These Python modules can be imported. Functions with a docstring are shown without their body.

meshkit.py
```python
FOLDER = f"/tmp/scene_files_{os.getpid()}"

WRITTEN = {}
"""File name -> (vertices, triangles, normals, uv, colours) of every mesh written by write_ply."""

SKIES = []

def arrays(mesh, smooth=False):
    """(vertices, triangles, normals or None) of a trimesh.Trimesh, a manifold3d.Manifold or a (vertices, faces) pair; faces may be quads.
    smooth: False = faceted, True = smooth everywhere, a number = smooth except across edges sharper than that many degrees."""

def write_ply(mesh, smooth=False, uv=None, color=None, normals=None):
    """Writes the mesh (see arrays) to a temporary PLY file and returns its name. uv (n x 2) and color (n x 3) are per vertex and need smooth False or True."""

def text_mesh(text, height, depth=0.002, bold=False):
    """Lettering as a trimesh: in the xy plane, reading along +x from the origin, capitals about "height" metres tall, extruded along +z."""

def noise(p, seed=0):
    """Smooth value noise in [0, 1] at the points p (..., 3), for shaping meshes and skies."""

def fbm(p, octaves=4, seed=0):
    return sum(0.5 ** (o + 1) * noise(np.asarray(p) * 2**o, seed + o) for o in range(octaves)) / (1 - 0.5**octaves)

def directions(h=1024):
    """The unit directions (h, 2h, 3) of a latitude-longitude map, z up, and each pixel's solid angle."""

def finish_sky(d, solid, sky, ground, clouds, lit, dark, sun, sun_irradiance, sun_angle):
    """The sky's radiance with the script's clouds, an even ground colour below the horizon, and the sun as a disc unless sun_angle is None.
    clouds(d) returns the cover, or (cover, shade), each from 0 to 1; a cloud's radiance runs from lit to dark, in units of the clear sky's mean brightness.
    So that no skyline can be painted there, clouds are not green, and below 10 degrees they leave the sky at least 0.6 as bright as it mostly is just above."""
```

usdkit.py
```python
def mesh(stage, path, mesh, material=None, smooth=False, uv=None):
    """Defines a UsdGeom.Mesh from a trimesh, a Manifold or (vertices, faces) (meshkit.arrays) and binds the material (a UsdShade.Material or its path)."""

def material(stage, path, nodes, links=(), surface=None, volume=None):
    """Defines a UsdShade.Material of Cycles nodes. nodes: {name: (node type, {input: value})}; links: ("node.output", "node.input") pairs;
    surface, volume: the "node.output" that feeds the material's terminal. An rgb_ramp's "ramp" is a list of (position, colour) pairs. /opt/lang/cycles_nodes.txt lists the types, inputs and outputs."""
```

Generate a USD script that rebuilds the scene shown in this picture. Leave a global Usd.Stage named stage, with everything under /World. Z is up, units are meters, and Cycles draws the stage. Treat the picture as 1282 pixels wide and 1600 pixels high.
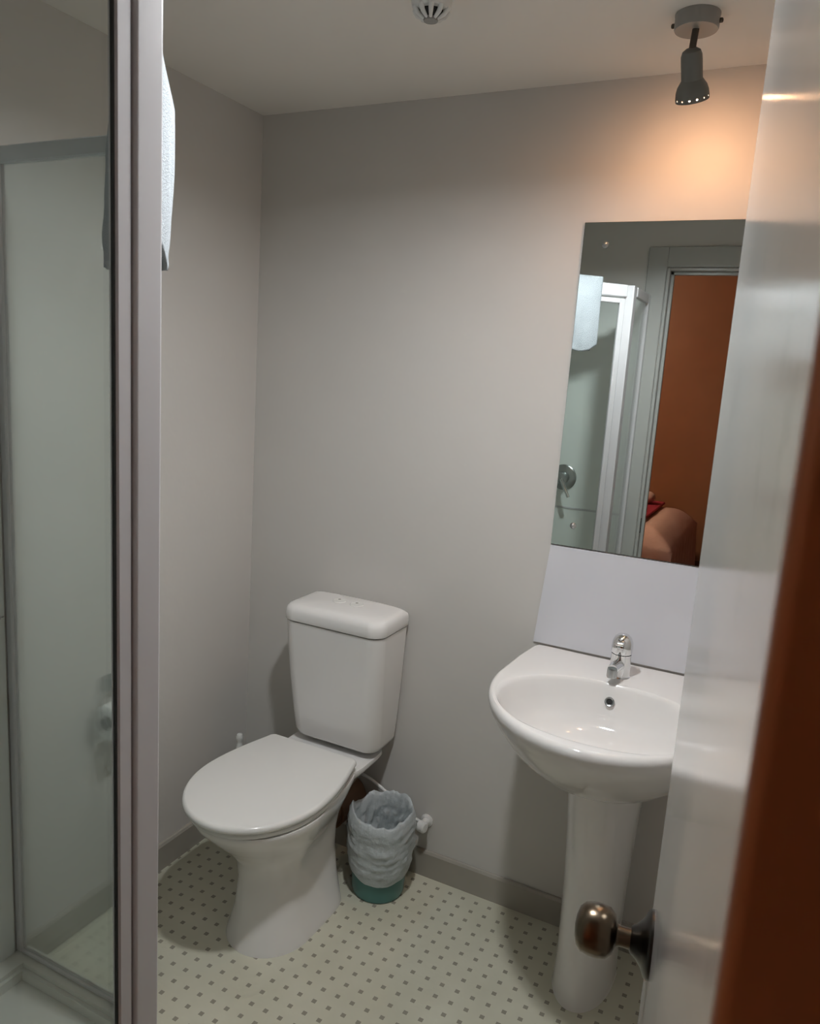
import math, random
import numpy as np
import trimesh, manifold3d as m3
from manifold3d import Manifold, CrossSection
import usdkit, meshkit
from pxr import Usd, UsdGeom, Gf, Sdf

random.seed(3)
rng = np.random.default_rng(3)
PI = math.pi
stage = Usd.Stage.CreateInMemory()
UsdGeom.SetStageUpAxis(stage, 'Z')
UsdGeom.SetStageMetersPerUnit(stage, 1.0)
UsdGeom.Xform.Define(stage, '/World')
UsdGeom.Scope.Define(stage, '/World/Looks')

# ------------------------------------------------------------------ camera, light levels, exposure
EXPOSURE = 2.0
MAIN_LIGHT = 150.0          # round ceiling fitting, out of frame above
SPOT_LIGHT = 76.0         # warm bulb in the spotlight over the mirror
BEDROOM_LIGHT = 43.0
MAIN_COL = (0.955, 0.985, 1.0)
SPOT_COL = (1.0, 0.54, 0.29)
BED_COL = (1.0, 0.80, 0.60)
MAIN_POS = (1.01, -0.89)
CAM = (1.557, -2.0143, 1.5424)
R_ = (0.8915, 0.4486, 0.0637)
U_ = (-0.1370, 0.1328, 0.9816)
F_ = (-0.4319, 0.8838, -0.1799)
cam = UsdGeom.Camera.Define(stage, '/World/camera')
cam.CreateHorizontalApertureAttr(36.0)
cam.CreateVerticalApertureAttr(36.0 * 1600 / 1282)
cam.CreateFocalLengthAttr(36.0 * 1214.07 / 1282)
cam.CreateFStopAttr(14.0)
cam.CreateFocusDistanceAttr(1.9)
cam.CreateClippingRangeAttr((0.02, 100))
cam.CreateExposureAttr(EXPOSURE)
m = Gf.Matrix4d(*R_, 0, *U_, 0, -F_[0], -F_[1], -F_[2], 0, *CAM, 1)
cam.AddTransformOp().Set(m.GetOrthonormalized())

# ------------------------------------------------------------------ materials
def mat(name, nodes, links=(), surface='p.BSDF'):
    return usdkit.material(stage, '/World/Looks/' + name, nodes, links, surface=surface)

def plain(name, col, rough=0.5, metallic=0.0, bump=0.0, bscale=60.0, vary=0.0, vscale=3.0, **kw):
    n = {'p': ('principled_bsdf', {'base_color': col, 'roughness': rough, 'metallic': metallic, **kw})}
    l = []
    if bump or vary:
        n['g'] = ('geometry', {})
    if bump:
        n['bn'] = ('noise_texture', {'scale': bscale, 'detail': 4.0})
        n['b'] = ('bump', {'strength': 1.0, 'distance': bump})
        l += [('g.position', 'bn.vector'), ('bn.fac', 'b.height'), ('b.normal', 'p.normal')]
    if vary:
        n['vn'] = ('noise_texture', {'scale': vscale, 'detail': 3.0})
        a = tuple(max(0, c * (1 - vary)) for c in col); b = tuple(min(1, c * (1 + vary)) for c in col)
        n['r'] = ('rgb_ramp', {'ramp': [(0.25, a), (0.75, b)]})
        l += [('g.position', 'vn.vector'), ('vn.fac', 'r.fac'), ('r.color', 'p.base_color')]
    return mat(name, n, l)

WALL = plain('wall_paint', (0.60, 0.578, 0.548), 0.55, bump=0.0006, bscale=25, vary=0.02, vscale=2)
CEIL = plain('ceiling_paint', (0.80, 0.765, 0.71), 0.7, bump=0.0005, bscale=30)
SKIRT = plain('skirting_paint', (0.36, 0.335, 0.29), 0.4, vary=0.05, vscale=9)
TRIM = plain('trim_paint', (0.42, 0.42, 0.40), 0.28, bump=0.0003, bscale=40)
LINER = plain('shower_lining', (0.76, 0.78, 0.76), 0.25)
BROWN = plain('brown_paint', (0.26, 0.105, 0.045), 0.45, vary=0.06, vscale=4)
BROWN_TRIM = plain('brown_trim', (0.14, 0.052, 0.02), 0.35, vary=0.1, vscale=12)
CARPET = plain('carpet', (0.16, 0.11, 0.08), 0.95, bump=0.002, bscale=300)
CERAMIC = plain('white_ceramic', (0.80, 0.785, 0.77), 0.07, specular_ior_level=0.5, coat_weight=0.25)
SEATP = plain('seat_plastic', (0.78, 0.775, 0.75), 0.16)
FRAME = plain('white_frame', (0.56, 0.545, 0.56), 0.3)
FRAME2 = plain('grey_frame', (0.50, 0.53, 0.54), 0.35)
CHROME = plain('chrome', (0.78, 0.79, 0.80), 0.07, 1.0)
DULL_CHROME = plain('dull_chrome', (0.42, 0.44, 0.44), 0.25, 1.0)
BRASS = plain('antique_brass', (0.15, 0.115, 0.08), 0.24, 1.0, vary=0.25, vscale=40)
DARKBRASS = plain('dark_brass', (0.06, 0.055, 0.05), 0.25, 1.0)
BLACK = plain('black_rubber', (0.012, 0.012, 0.012), 0.6)
DARK = plain('dark_void', (0.02, 0.02, 0.02), 0.7)
TEAL = plain('teal_plastic', (0.075, 0.20, 0.185), 0.35)
SPLASH = plain('splash_acrylic', (0.66, 0.66, 0.70), 0.12)
LAMPW = plain('lamp_enamel', (0.17, 0.17, 0.155), 0.4)
ROSE = plain('rosette_enamel', (0.30, 0.29, 0.27), 0.4)
LAMPD = plain('lamp_stem_metal', (0.10, 0.085, 0.07), 0.35, 0.6)
WPLAST = plain('white_plastic', (0.74, 0.74, 0.72), 0.35)
GPLAST = plain('grey_plastic', (0.30, 0.29, 0.27), 0.5)
PIPEB = plain('pan_connector_rubber', (0.22, 0.12, 0.07), 0.6)
PAPER = plain('tissue_paper', (0.88, 0.88, 0.87), 0.9)
CARD = plain('cardboard', (0.10, 0.09, 0.08), 0.9)
TOWEL = plain('towel_cotton', (0.34, 0.368, 0.392), 0.95, bump=0.0025, bscale=420)
BEDC = plain('bed_cover', (0.56, 0.34, 0.28), 0.8, bump=0.004, bscale=18)
REDB = plain('red_blanket', (0.30, 0.012, 0.03), 0.85)
PINK = plain('pink_cushion', (0.62, 0.40, 0.34), 0.85)
TRAY = plain('tray_acrylic', (0.70, 0.69, 0.64), 0.2)

def emis(name, col, s):
    return mat(name, {'e': ('emission', {'color': col, 'strength': s})}, surface='e.emission')
E_MAIN = emis('main_lamp_glow', MAIN_COL, MAIN_LIGHT)
E_SPOT = emis('spot_bulb_glow', SPOT_COL, SPOT_LIGHT)
E_BED = emis('bedroom_lamp_glow', BED_COL, BEDROOM_LIGHT)

MIRROR = mat('mirror_silver', {'p': ('principled_bsdf', {'base_color': (0.80, 0.855, 0.84), 'metallic': 1.0, 'roughness': 0.0})})
GLASS = mat('shower_glass', {
    't': ('transparent_bsdf', {'color': (0.95, 0.97, 0.96)}), 'g': ('glossy_bsdf', {'color': (1, 1, 1), 'roughness': 0.0}),
    'f': ('layer_weight', {'blend': 0.5}), 'pw': ('math', {'math_type': 'power', 'value2': 5.0}), 'ma': ('math', {'math_type': 'multiply_add', 'value2': 0.9, 'value3': 0.025}), 'm': ('mix_closure', {})},
    [('f.facing', 'pw.value1'), ('pw.value', 'ma.value1'), ('ma.value', 'm.fac'), ('t.BSDF', 'm.closure1'), ('g.BSDF', 'm.closure2')], 'm.closure')
HAZY = mat('hazy_shower_glass', {
    't': ('transparent_bsdf', {'color': (0.90, 0.93, 0.91)}), 'g': ('glossy_bsdf', {'color': (1, 1, 1), 'roughness': 0.02}),
    'rf': ('refraction_bsdf', {'color': (0.93, 0.95, 0.94), 'IOR': 1.03, 'roughness': 0.2}), 'df': ('diffuse_bsdf', {'color': (0.62, 0.68, 0.70)}), 'tr': ('translucent_bsdf', {'color': (0.62, 0.68, 0.70)}),
    'f': ('layer_weight', {'blend': 0.5}), 'pw': ('math', {'math_type': 'power', 'value2': 5.0}), 'ma': ('math', {'math_type': 'multiply_add', 'value2': 0.9, 'value3': 0.025}),
    'm0': ('mix_closure', {'fac': 0.55}), 'm1': ('mix_closure', {'fac': 0.5}), 'm2': ('mix_closure', {'fac': 0.15}), 'm': ('mix_closure', {})},
    [('f.facing', 'pw.value1'), ('pw.value', 'ma.value1'), ('ma.value', 'm.fac'), ('t.BSDF', 'm0.closure1'), ('rf.BSDF', 'm0.closure2'), ('df.BSDF', 'm1.closure1'), ('tr.BSDF', 'm1.closure2'),
     ('m0.closure', 'm2.closure1'), ('m1.closure', 'm2.closure2'), ('m2.closure', 'm.closure1'), ('g.BSDF', 'm.closure2')], 'm.closure')
BAG = mat('bag_film', {
    'd': ('principled_bsdf', {'base_color': (0.78, 0.82, 0.84), 'roughness': 0.28}),
    'tl': ('translucent_bsdf', {'color': (0.70, 0.76, 0.78)}), 'tr': ('transparent_bsdf', {'color': (0.92, 0.95, 0.96)}),
    'm1': ('mix_closure', {'fac': 0.3}), 'm2': ('mix_closure', {'fac': 0.16}),
    'g': ('geometry', {}), 'n': ('noise_texture', {'scale': 70.0, 'detail': 3.0}), 'b': ('bump', {'distance': 0.003})},
    [('d.BSDF', 'm1.closure1'), ('tl.BSDF', 'm1.closure2'), ('m1.closure', 'm2.closure1'), ('tr.BSDF', 'm2.closure2'),
     ('g.position', 'n.vector'), ('n.fac', 'b.height'), ('b.normal', 'd.normal')], 'm2.closure')

def door_paint():
    return mat('door_gloss_paint', {
        'g': ('geometry', {}), 'mp': ('mapping', {'scale': (9, 9, 60)}), 'n': ('noise_texture', {'scale': 3.0, 'detail': 3.0}),
        'b': ('bump', {'distance': 0.00012}),
        'n2': ('noise_texture', {'scale': 14.0, 'detail': 4.0}),
        'r': ('rgb_ramp', {'ramp': [(0.0, (0.36, 0.345, 0.325)), (0.34, (0.40, 0.385, 0.365)), (0.4, (0.425, 0.41, 0.39)), (1.0, (0.435, 0.42, 0.40))]}),
        'p': ('principled_bsdf', {'roughness': 0.15, 'specular_ior_level': 0.62})},
        [('g.position', 'mp.vector'), ('mp.vector', 'n.vector'), ('n.fac', 'b.height'), ('b.normal', 'p.normal'),
         ('g.position', 'n2.vector'), ('n2.fac', 'r.fac'), ('r.color', 'p.base_color')])
DOORP = door_paint()

def vinyl():
    P, X0, Y0, H = 0.042, 0.7265, -0.0425, 0.0058
    n = {'g': ('geometry', {}), 's': ('separate_xyz', {}), 'p': ('principled_bsdf', {'roughness': 0.33}),
         'nz': ('noise_texture', {'scale': 5.0, 'detail': 4.0}), 'cr': ('rgb_ramp', {'ramp': [(0.3, (0.56, 0.545, 0.43)), (0.7, (0.63, 0.615, 0.50))]}),
         'mx': ('mix', {'color2': (0.29, 0.27, 0.215)}), 'and': ('math', {'math_type': 'multiply'}),
         'bn': ('noise_texture', {'scale': 60.0}), 'b': ('bump', {'distance': 0.0006})}
    l = [('g.position', 's.vector'), ('g.position', 'nz.vector'), ('nz.fac', 'cr.fac'), ('cr.color', 'mx.color1'),
         ('mx.color', 'p.base_color'), ('g.position', 'bn.vector'), ('bn.fac', 'b.height'), ('b.normal', 'p.normal')]
    for ax, o in (('x', X0), ('y', Y0)):
        a, b, c, d, e = (ax + k for k in 'abcde')
        n[a] = ('math', {'math_type': 'subtract', 'value2': o - P / 2 - 50 * P})
        n[b] = ('math', {'math_type': 'divide', 'value2': P})
        n[c] = ('math', {'math_type': 'fraction'})
        n[d] = ('math', {'math_type': 'subtract', 'value2': 0.5})
        n[e] = ('math', {'math_type': 'absolute'})
        n[ax + 'f'] = ('math', {'math_type': 'less_than', 'value2': H / P})
        l += [('s.' + ax, a + '.value1'), (a + '.value', b + '.value1'), (b + '.value', c + '.value1'), (c + '.value', d + '.value1'),
              (d + '.value', e + '.value1'), (e + '.value', ax + 'f.value1')]
    l += [('xf.value', 'and.value1'), ('yf.value', 'and.value2'), ('and.value', 'mx.fac')]
    return mat('dotted_vinyl', n, l)
VINYL = vinyl()

# ------------------------------------------------------------------ prim helpers
used = {}
def numbered(parent, name):
    k = (parent, name); i = used.get(k, 0); used[k] = i + 1
    return name if i == 0 else f'{name}_{i:03d}'

def setdata(prim, label=None, cat=None, group=None, kind=None):
    for k, v in (('label', label), ('category', cat), ('group', group), ('kind', kind)):
        if v:
            prim.SetCustomDataByKey(k, v)

origin = {}
def thing(name, label, cat, loc=(0, 0, 0), group=None, kind=None):
    p = '/World/' + numbered('/World', name)
    x = UsdGeom.Xform.Define(stage, p); x.AddTranslateOp().Set(Gf.Vec3d(*loc))
    origin[p] = np.array(loc, float)
    setdata(x.GetPrim(), label, cat, group, kind)
    return p

def part(parent, name, mesh, material, smooth=35, label=None, kind=None):
    """A part mesh, given in world coordinates, under parent (a thing or a part)."""
    top = '/'.join(parent.split('/')[:3])
    p = parent + '/' + numbered(parent, name)
    v, f, n = meshkit.arrays(mesh, smooth)
    off = origin.get(top, np.zeros(3))
    g = usdkit.mesh(stage, p, (v - off, f), material)
    if n is not None:
        from pxr import Vt
        g.CreateNormalsAttr(Vt.Vec3fArray.FromNumpy(n.astype(np.float32))); g.SetNormalsInterpolation('vertex')
    if label or kind:
        setdata(g.GetPrim(), label, None, None, kind)
    return p

def single(name, mesh, material, label, cat, group=None, kind=None, smooth=35):
    p = '/World/' + numbered('/World', name)
    g = usdkit.mesh(stage, p, mesh, material, smooth=smooth)
    setdata(g.GetPrim(), label, cat, group, kind)
    return p

# ------------------------------------------------------------------ mesh helpers
def tm(x):
    if isinstance(x, trimesh.Trimesh):
        return x
    v, f, _ = meshkit.arrays(x); return trimesh.Trimesh(v, f, process=False)
def cat(*ms): return trimesh.util.concatenate([tm(x) for x in ms])

def box(x0, x1, y0, y1, z0, z1, r=0.0, seg=6):
    x0, x1 = sorted((x0, x1)); y0, y1 = sorted((y0, y1)); z0, z1 = sorted((z0, z1))
    if r <= 0:
        return tm(Manifold.cube((x1 - x0, y1 - y0, z1 - z0)).translate((x0, y0, z0)))
    s = Manifold.sphere(r, seg * 4)
    pts = [s.translate((x, y, z)) for x in (x0 + r, x1 - r) for y in (y0 + r, y1 - r) for z in (z0 + r, z1 - r)]
    return tm(Manifold.batch_hull(pts))

def cham(x0, x1, y0, y1, z0, z1, c=0.002):
    x0, x1 = sorted((x0, x1)); y0, y1 = sorted((y0, y1)); z0, z1 = sorted((z0, z1))
    a = lambda p, q, r: Manifold.cube((x1 - x0 - 2 * p, y1 - y0 - 2 * q, z1 - z0 - 2 * r)).translate((x0 + p, y0 + q, z0 + r))
    return tm(Manifold.batch_hull([a(0, c, c), a(c, 0, c), a(c, c, 0)]))

def loft(rings, cap0=True, cap1=True):
    """rings: list of (n,3) closed loops."""
    n = len(rings[0]); v = np.vstack(rings); f = []
    for i in range(len(rings) - 1):
        for j in range(n):
            a, b = i * n + j, i * n + (j + 1) % n
            f += [(a, b, b + n), (a, b + n, a + n)]
    v = list(map(tuple, v))
    for on, i in ((cap0, 0), (cap1, len(rings) - 1)):
        if on:
            c = len(v); v.append(tuple(np.mean(rings[i], axis=0)))
            for j in range(n):
                a, b = i * n + j, i * n + (j + 1) % n
                f.append((c, b, a) if i == 0 else (c, a, b))
    t = trimesh.Trimesh(np.array(v), np.array(f), process=False)
    return t

def ring(cx, cy, z, a, b, n=64, e=2.0, rot=0.0):
    t = np.linspace(0, 2 * PI, n, endpoint=False)
    x = a * np.sign(np.cos(t)) * np.abs(np.cos(t)) ** (2 / e); y = b * np.sign(np.sin(t)) * np.abs(np.sin(t)) ** (2 / e)
    return np.stack([cx + x, cy + y, np.full(n, z)], 1)

def frame_of(d):
    d = np.array(d, float); d /= np.linalg.norm(d)
    u = np.cross(d, [0, 0, 1.0]) if abs(d[2]) < 0.95 else np.cross(d, [0, 1.0, 0])
    u /= np.linalg.norm(u); w = np.cross(d, u)
    return u, w, d

def lathe(profile, base, axis=(0, 0, 1), n=48, cap=True):
    """profile: list of (r, h) along the axis from base."""
    u, w, d = frame_of(axis); base = np.array(base, float)
    t = np.linspace(0, 2 * PI, n, endpoint=False)
    rings = [base + d * h + np.outer(np.cos(t) * r, u) + np.outer(np.sin(t) * r, w) for r, h in profile]
    m_ = loft(rings, cap, cap)
    m_.fix_normals() if cap else None
    return m_

def tube(pts, r, n=12):
    pts = np.array(pts, float); rings = []
    rr = np.full(len(pts), r) if np.ndim(r) == 0 else np.array(r)
    tang = np.gradient(pts, axis=0)
    u = None
    for p_, t_, q in zip(pts, tang, rr):
        t_ = t_ / np.linalg.norm(t_)
        if u is None:
            u = np.cross(t_, [0.31, 0.2, 0.93]); 
        u = u - t_ * (u @ t_); u /= np.linalg.norm(u); w = np.cross(t_, u)
        a = np.linspace(0, 2 * PI, n, endpoint=False)
        rings.append(p_ + q * (np.outer(np.cos(a), u) + np.outer(np.sin(a), w)))
    m_ = loft(rings); m_.fix_normals(); return m_

def bez(a, b, c, d, n=16):
    t = np.linspace(0, 1, n)[:, None]; a, b, c, d = map(lambda q: np.array(q, float), (a, b, c, d))
    return (1 - t) ** 3 * a + 3 * t * (1 - t) ** 2 * b + 3 * t * t * (1 - t) * c + t ** 3 * d

def prism(poly, z0, z1):
    """extruded plan polygon (list of xy)."""
    c = CrossSection([np.array(poly, float)], m3.FillRule.NonZero)
    return tm(c.extrude(z1 - z0).translate((0, 0, z0)))

def oriented(mesh, p0, p1):
    """mesh built along +x from origin, moved so +x runs p0->p1 in plan."""
    a = math.atan2(p1[1] - p0[1], p1[0] - p0[0])
    m_ = tm(mesh).copy(); m_.apply_transform(trimesh.transformations.rotation_matrix(a, [0, 0, 1]))
    m_.apply_translation((p0[0], p0[1], 0)); return m_

# ================================================================== SETTING
H = 2.26
YF = -1.68           # bathroom side of the door wall
YB = -1.80           # bedroom side
XR = 1.74            # right wall
DX0, DX1, DZ = 0.945, 1.562, 2.055   # door opening
BX0, BX1, BY0 = -1.5, 3.2, -4.85     # bedroom
st = lambda name, mesh, m_, label, cat_: single(name, mesh, m_, label, cat_, kind='structure', smooth=False)
st('floor', box(-0.1, XR + 0.1, YF - 0.005, 0.1, -0.05, 0), VINYL, 'cream sheet vinyl bathroom floor with small grey square dots', 'floor')
st('floor', box(BX0, BX1, BY0, YF - 0.005, -0.05, 0.0), CARPET, 'brown carpet floor of the bedroom seen in the mirror', 'floor')
st('wall_back', box(-0.1, XR + 0.1, 0, 0.1, 0, H), WALL, 'beige painted wall behind toilet, basin and mirror', 'wall')
st('wall_left', box(-0.1, 0, YF, 0, 0, H), WALL, 'beige painted wall left of the toilet', 'wall')
st('wall_right', box(XR, XR + 0.1, YF, 0, 0, H), WALL, 'beige painted wall hidden behind the open door', 'wall')
wf = Manifold.cube((XR + 0.2, 0.06, H)).translate((-0.1, YF - 0.06, 0)) - Manifold.cube((DX1 - DX0, 0.4, DZ)).translate((DX0, YF - 0.2, 0))
st('wall_front', tm(wf), WALL, 'beige painted wall around the doorway, seen in the mirror', 'wall')
wb = Manifold.cube((BX1 - BX0, 0.06, 2.6)).translate((BX0, YB, 0)) - Manifold.cube((DX1 - DX0, 0.4, DZ)).translate((DX0, YB - 0.2, 0))
st('wall_bedroom_near', tm(wb), BROWN, 'brown bedroom wall beside the doorway at the right edge', 'wall')
st('wall_bedroom_far', box(BX0, BX1, BY0 - 0.1, BY0, 0, 2.6), BROWN, 'brown bedroom wall behind the bed in the mirror', 'wall')
st('wall_bedroom_left', box(BX0 - 0.1, BX0, BY0, YB, 0, 2.6), BROWN, 'brown bedroom side wall left of the bed', 'wall')
st('wall_bedroom_right', box(BX1, BX1 + 0.1, BY0, YB, 0, 2.6), BROWN, 'brown bedroom side wall behind the camera', 'wall')
st('ceiling', box(-0.1, XR + 0.1, YF, 0.1, H, H + 0.05), CEIL, 'plain off-white bathroom ceiling', 'ceiling')
st('ceiling', box(BX0, BX1, BY0, YF - 0.06, 2.6, 2.65), CEIL, 'plain off-white bedroom ceiling', 'ceiling')

# skirting boards with rounded top edge
def skirting(p0, p1, t=0.012, h=0.085):
    L = math.dist(p0, p1)
    prof = [(0, 0), (t, 0), (t, h - 0.008), (t - 0.004, h - 0.001), (t - 0.007, h), (0, h)]
    cs = CrossSection([np.array(prof)], m3.FillRule.NonZero)
    m_ = tm(cs.extrude(L))            # profile x=out, y=up, z=along
    v = m_.vertices.copy(); m_.vertices = np.stack([v[:, 2], -v[:, 0], v[:, 1]], 1); m_.invert()
    m_.fix_normals()
    return oriented(m_, p0, p1)
st('baseboard_back', skirting((0.0, 0), (XR, 0)), SKIRT, 'grey-brown skirting along the back wall under basin', 'skirting board')
st('baseboard_left', skirting((0, -0.87), (0, -0.0125)), SKIRT, 'grey-brown skirting along the wall left of the toilet', 'skirting board')
st('baseboard_right', skirting((XR, -0.0125), (XR, YF)), SKIRT, 'grey-brown skirting along the wall behind the door', 'skirting board')
st('baseboard_bedroom', box(BX0, BX1, BY0, BY0 + 0.015, 0, 0.11), BROWN_TRIM, 'dark skirting along the bedroom wall behind the bed', 'skirting board')

# door frames
t1 = thing('trim_1', 'grey painted door surround seen in the mirror', 'door frame', (1.25, YF, 0), kind='structure')
part(t1, 'side_board', cham(DX0 - 0.086, DX0 - 0.002, YF, YF + 0.016, 0, DZ + 0.088, 0.003), TRIM)
part(t1, 'side_board', cham(DX1 + 0.004, DX1 + 0.086, YF, YF + 0.016, 0, DZ + 0.088, 0.003), TRIM)
part(t1, 'head_board', cham(DX0 - 0.002, DX1 + 0.004, YF, YF + 0.016, DZ + 0.002, DZ + 0.088, 0.003), TRIM)
part(t1, 'jamb', cham(DX0, DX0 + 0.012, YB, YF + 0.008, 0, DZ, 0.002), TRIM)
part(t1, 'jamb', cham(DX1 - 0.0, DX1 + 0.012, YB, YF - 0.0, 0, DZ, 0.002), TRIM)
part(t1, 'head_jamb', cham(DX0 + 0.012, DX1, YB, YF + 0.008, DZ - 0.012, DZ, 0.002), TRIM)
part(t1, 'door_stop', cham(DX0 + 0.012, DX0 + 0.026, YF - 0.055, YF - 0.03, 0, DZ - 0.012, 0.002), TRIM)
part(t1, 'door_stop', cham(DX0 + 0.012, DX1, YF - 0.055, YF - 0.03, DZ - 0.026, DZ - 0.012, 0.002), TRIM)
part(t1, 'strike_plate', cham(DX0 + 0.0115, DX0 + 0.0135, YF - 0.022, YF + 0.002, 0.86, 0.93, 0.0005), DARKBRASS, label='dark metal strike plate')
t2 = thing('trim_2', 'brown varnished door surround at the right edge, nearest the camera', 'door frame', (1.25, YB, 0), kind='structure')
part(t2, 'side_board', box(DX1 - 0.0045, DX1 + 0.08, YB - 0.02, YB, 0, DZ + 0.08, 0.005), BROWN_TRIM)
part(t2, 'side_board', box(DX0 - 0.08, DX0 + 0.004, YB - 0.02, YB, 0, DZ + 0.08, 0.005), BROWN_TRIM)
part(t2, 'head_board', box(DX0 + 0.004, DX1 - 0.0045, YB - 0.02, YB, DZ, DZ + 0.08, 0.005), BROWN_TRIM)

# the open door
HG = np.array([1.5605, -1.664]); LE = np.array([1.476, -1.083])
dl = float(np.linalg.norm(HG - LE)); du = (HG - LE) / dl; dn = np.array([du[1], -du[0]])    # dn: out of the visible face
if dn[0] > 0: dn = -dn
D = lambda s, h, z: np.array([*(LE + du * s + dn * h), z])
door = thing('door_1', 'white gloss bathroom door standing open at the right', 'door', (HG[0], HG[1], 0), kind='structure')
leaf = cham(0, dl, 0, 0.036, 0.012, 2.035, 0.003)
lm = tm(leaf).copy(); v = lm.vertices.copy()
lm.vertices = np.stack([LE[0] + du[0] * v[:, 0] - dn[0] * v[:, 1], LE[1] + du[1] * v[:, 0] - dn[1] * v[:, 1], v[:, 2]], 1); lm.fix_normals()
part(door, 'door_leaf', lm, DOORP, smooth=False)
KZ = 0.895; ax3 = np.array([dn[0], dn[1], 0])
kb = D(0.062, 0, KZ)
kn = part(door, 'door_knob', lathe([(0.0115, 0.010), (0.0115, 0.036), (0.013, 0.040), (0.022, 0.043), (0.0285, 0.050), (0.0305, 0.060), (0.0300, 0.070), (0.0275, 0.079), (0.0215, 0.085), (0.012, 0.088), (0.0005, 0.089)], kb, ax3, 64), BRASS, label='round antique brass door knob')
part(kn, 'rosette', lathe([(0.0385, 0.0), (0.0385, 0.003), (0.036, 0.006), (0.027, 0.010), (0.020, 0.016), (0.016, 0.022), (0.0135, 0.024)], kb, ax3, 64), DARKBRASS)
kb2 = D(0.062, -0.036, KZ)
part(door, 'door_knob', cat(lathe([(0.0385, 0.0), (0.036, 0.006), (0.020, 0.016), (0.0115, 0.03), (0.0115, 0.036), (0.022, 0.043), (0.030, 0.060), (0.0275, 0.079), (0.012, 0.088), (0.0005, 0.089)], kb2, -ax3, 48)), BRASS, label='round antique brass door knob')
lp = tm(cham(-0.0012, 0.0, 0.006, 0.030, KZ - 0.028, KZ + 0.028, 0.0004)).copy(); v = lp.vertices.copy()
lp.vertices = np.stack([LE[0] + du[0] * v[:, 0] - dn[0] * v[:, 1], LE[1] + du[1] * v[:, 0] - dn[1] * v[:, 1], v[:, 2]], 1); lp.fix_normals()
part(door, 'latch_plate', lp, DARKBRASS)
for z in (0.25, 1.8):
    q = np.array([*(HG - dn * 0.036 - du * 0.004), z])
    part(door, 'hinge', tube([q, q + [0, 0, 0.09]], 0.006), DULL_CHROME)

# ================================================================== SHOWER
P0, P1, P2, P3 = (0.0, -0.885), (0.366, -0.893), (0.871, -1.331), (0.880, YF)
sh = thing('shower_tray', 'cream white shower tray with raised rim in the left corner', 'shower tray', (0.44, -1.3, 0))
def inset(poly, d): return CrossSection([np.array(poly, float)], m3.FillRule.NonZero).offset(-d, m3.JoinType.Miter)
outp = [(0.0005, -0.862), (0.380, -0.862), (0.903, -1.309), (0.903, -1.650), (0.858, -1.650), (0.858, YF + 0.0005), (0.0005, YF + 0.0005)]
csO = CrossSection([np.array(outp, float)], m3.FillRule.NonZero)
if csO.area() < 0: csO = CrossSection([np.array(outp[::-1], float)], m3.FillRule.NonZero)
lip = csO.extrude(0.062) + csO.offset(-0.004, m3.JoinType.Round).extrude(0.066)
cut = csO.offset(-0.06, m3.JoinType.Round, 2.0, 32).extrude(0.2).translate((0, 0, 0.03)) + csO.offset(-0.05, m3.JoinType.Round, 2.0, 32).extrude(0.2).translate((0, 0, 0.055))
part(sh, 'tray_body', tm(lip - cut), TRAY)
part(sh, 'drain_grate', lathe([(0.045, 0), (0.045, 0.003), (0.038, 0.005), (0.006, 0.005), (0.004, 0.003), (0.0005, 0.003)], (0.40, -1.3, 0.03)), DULL_CHROME)

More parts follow.
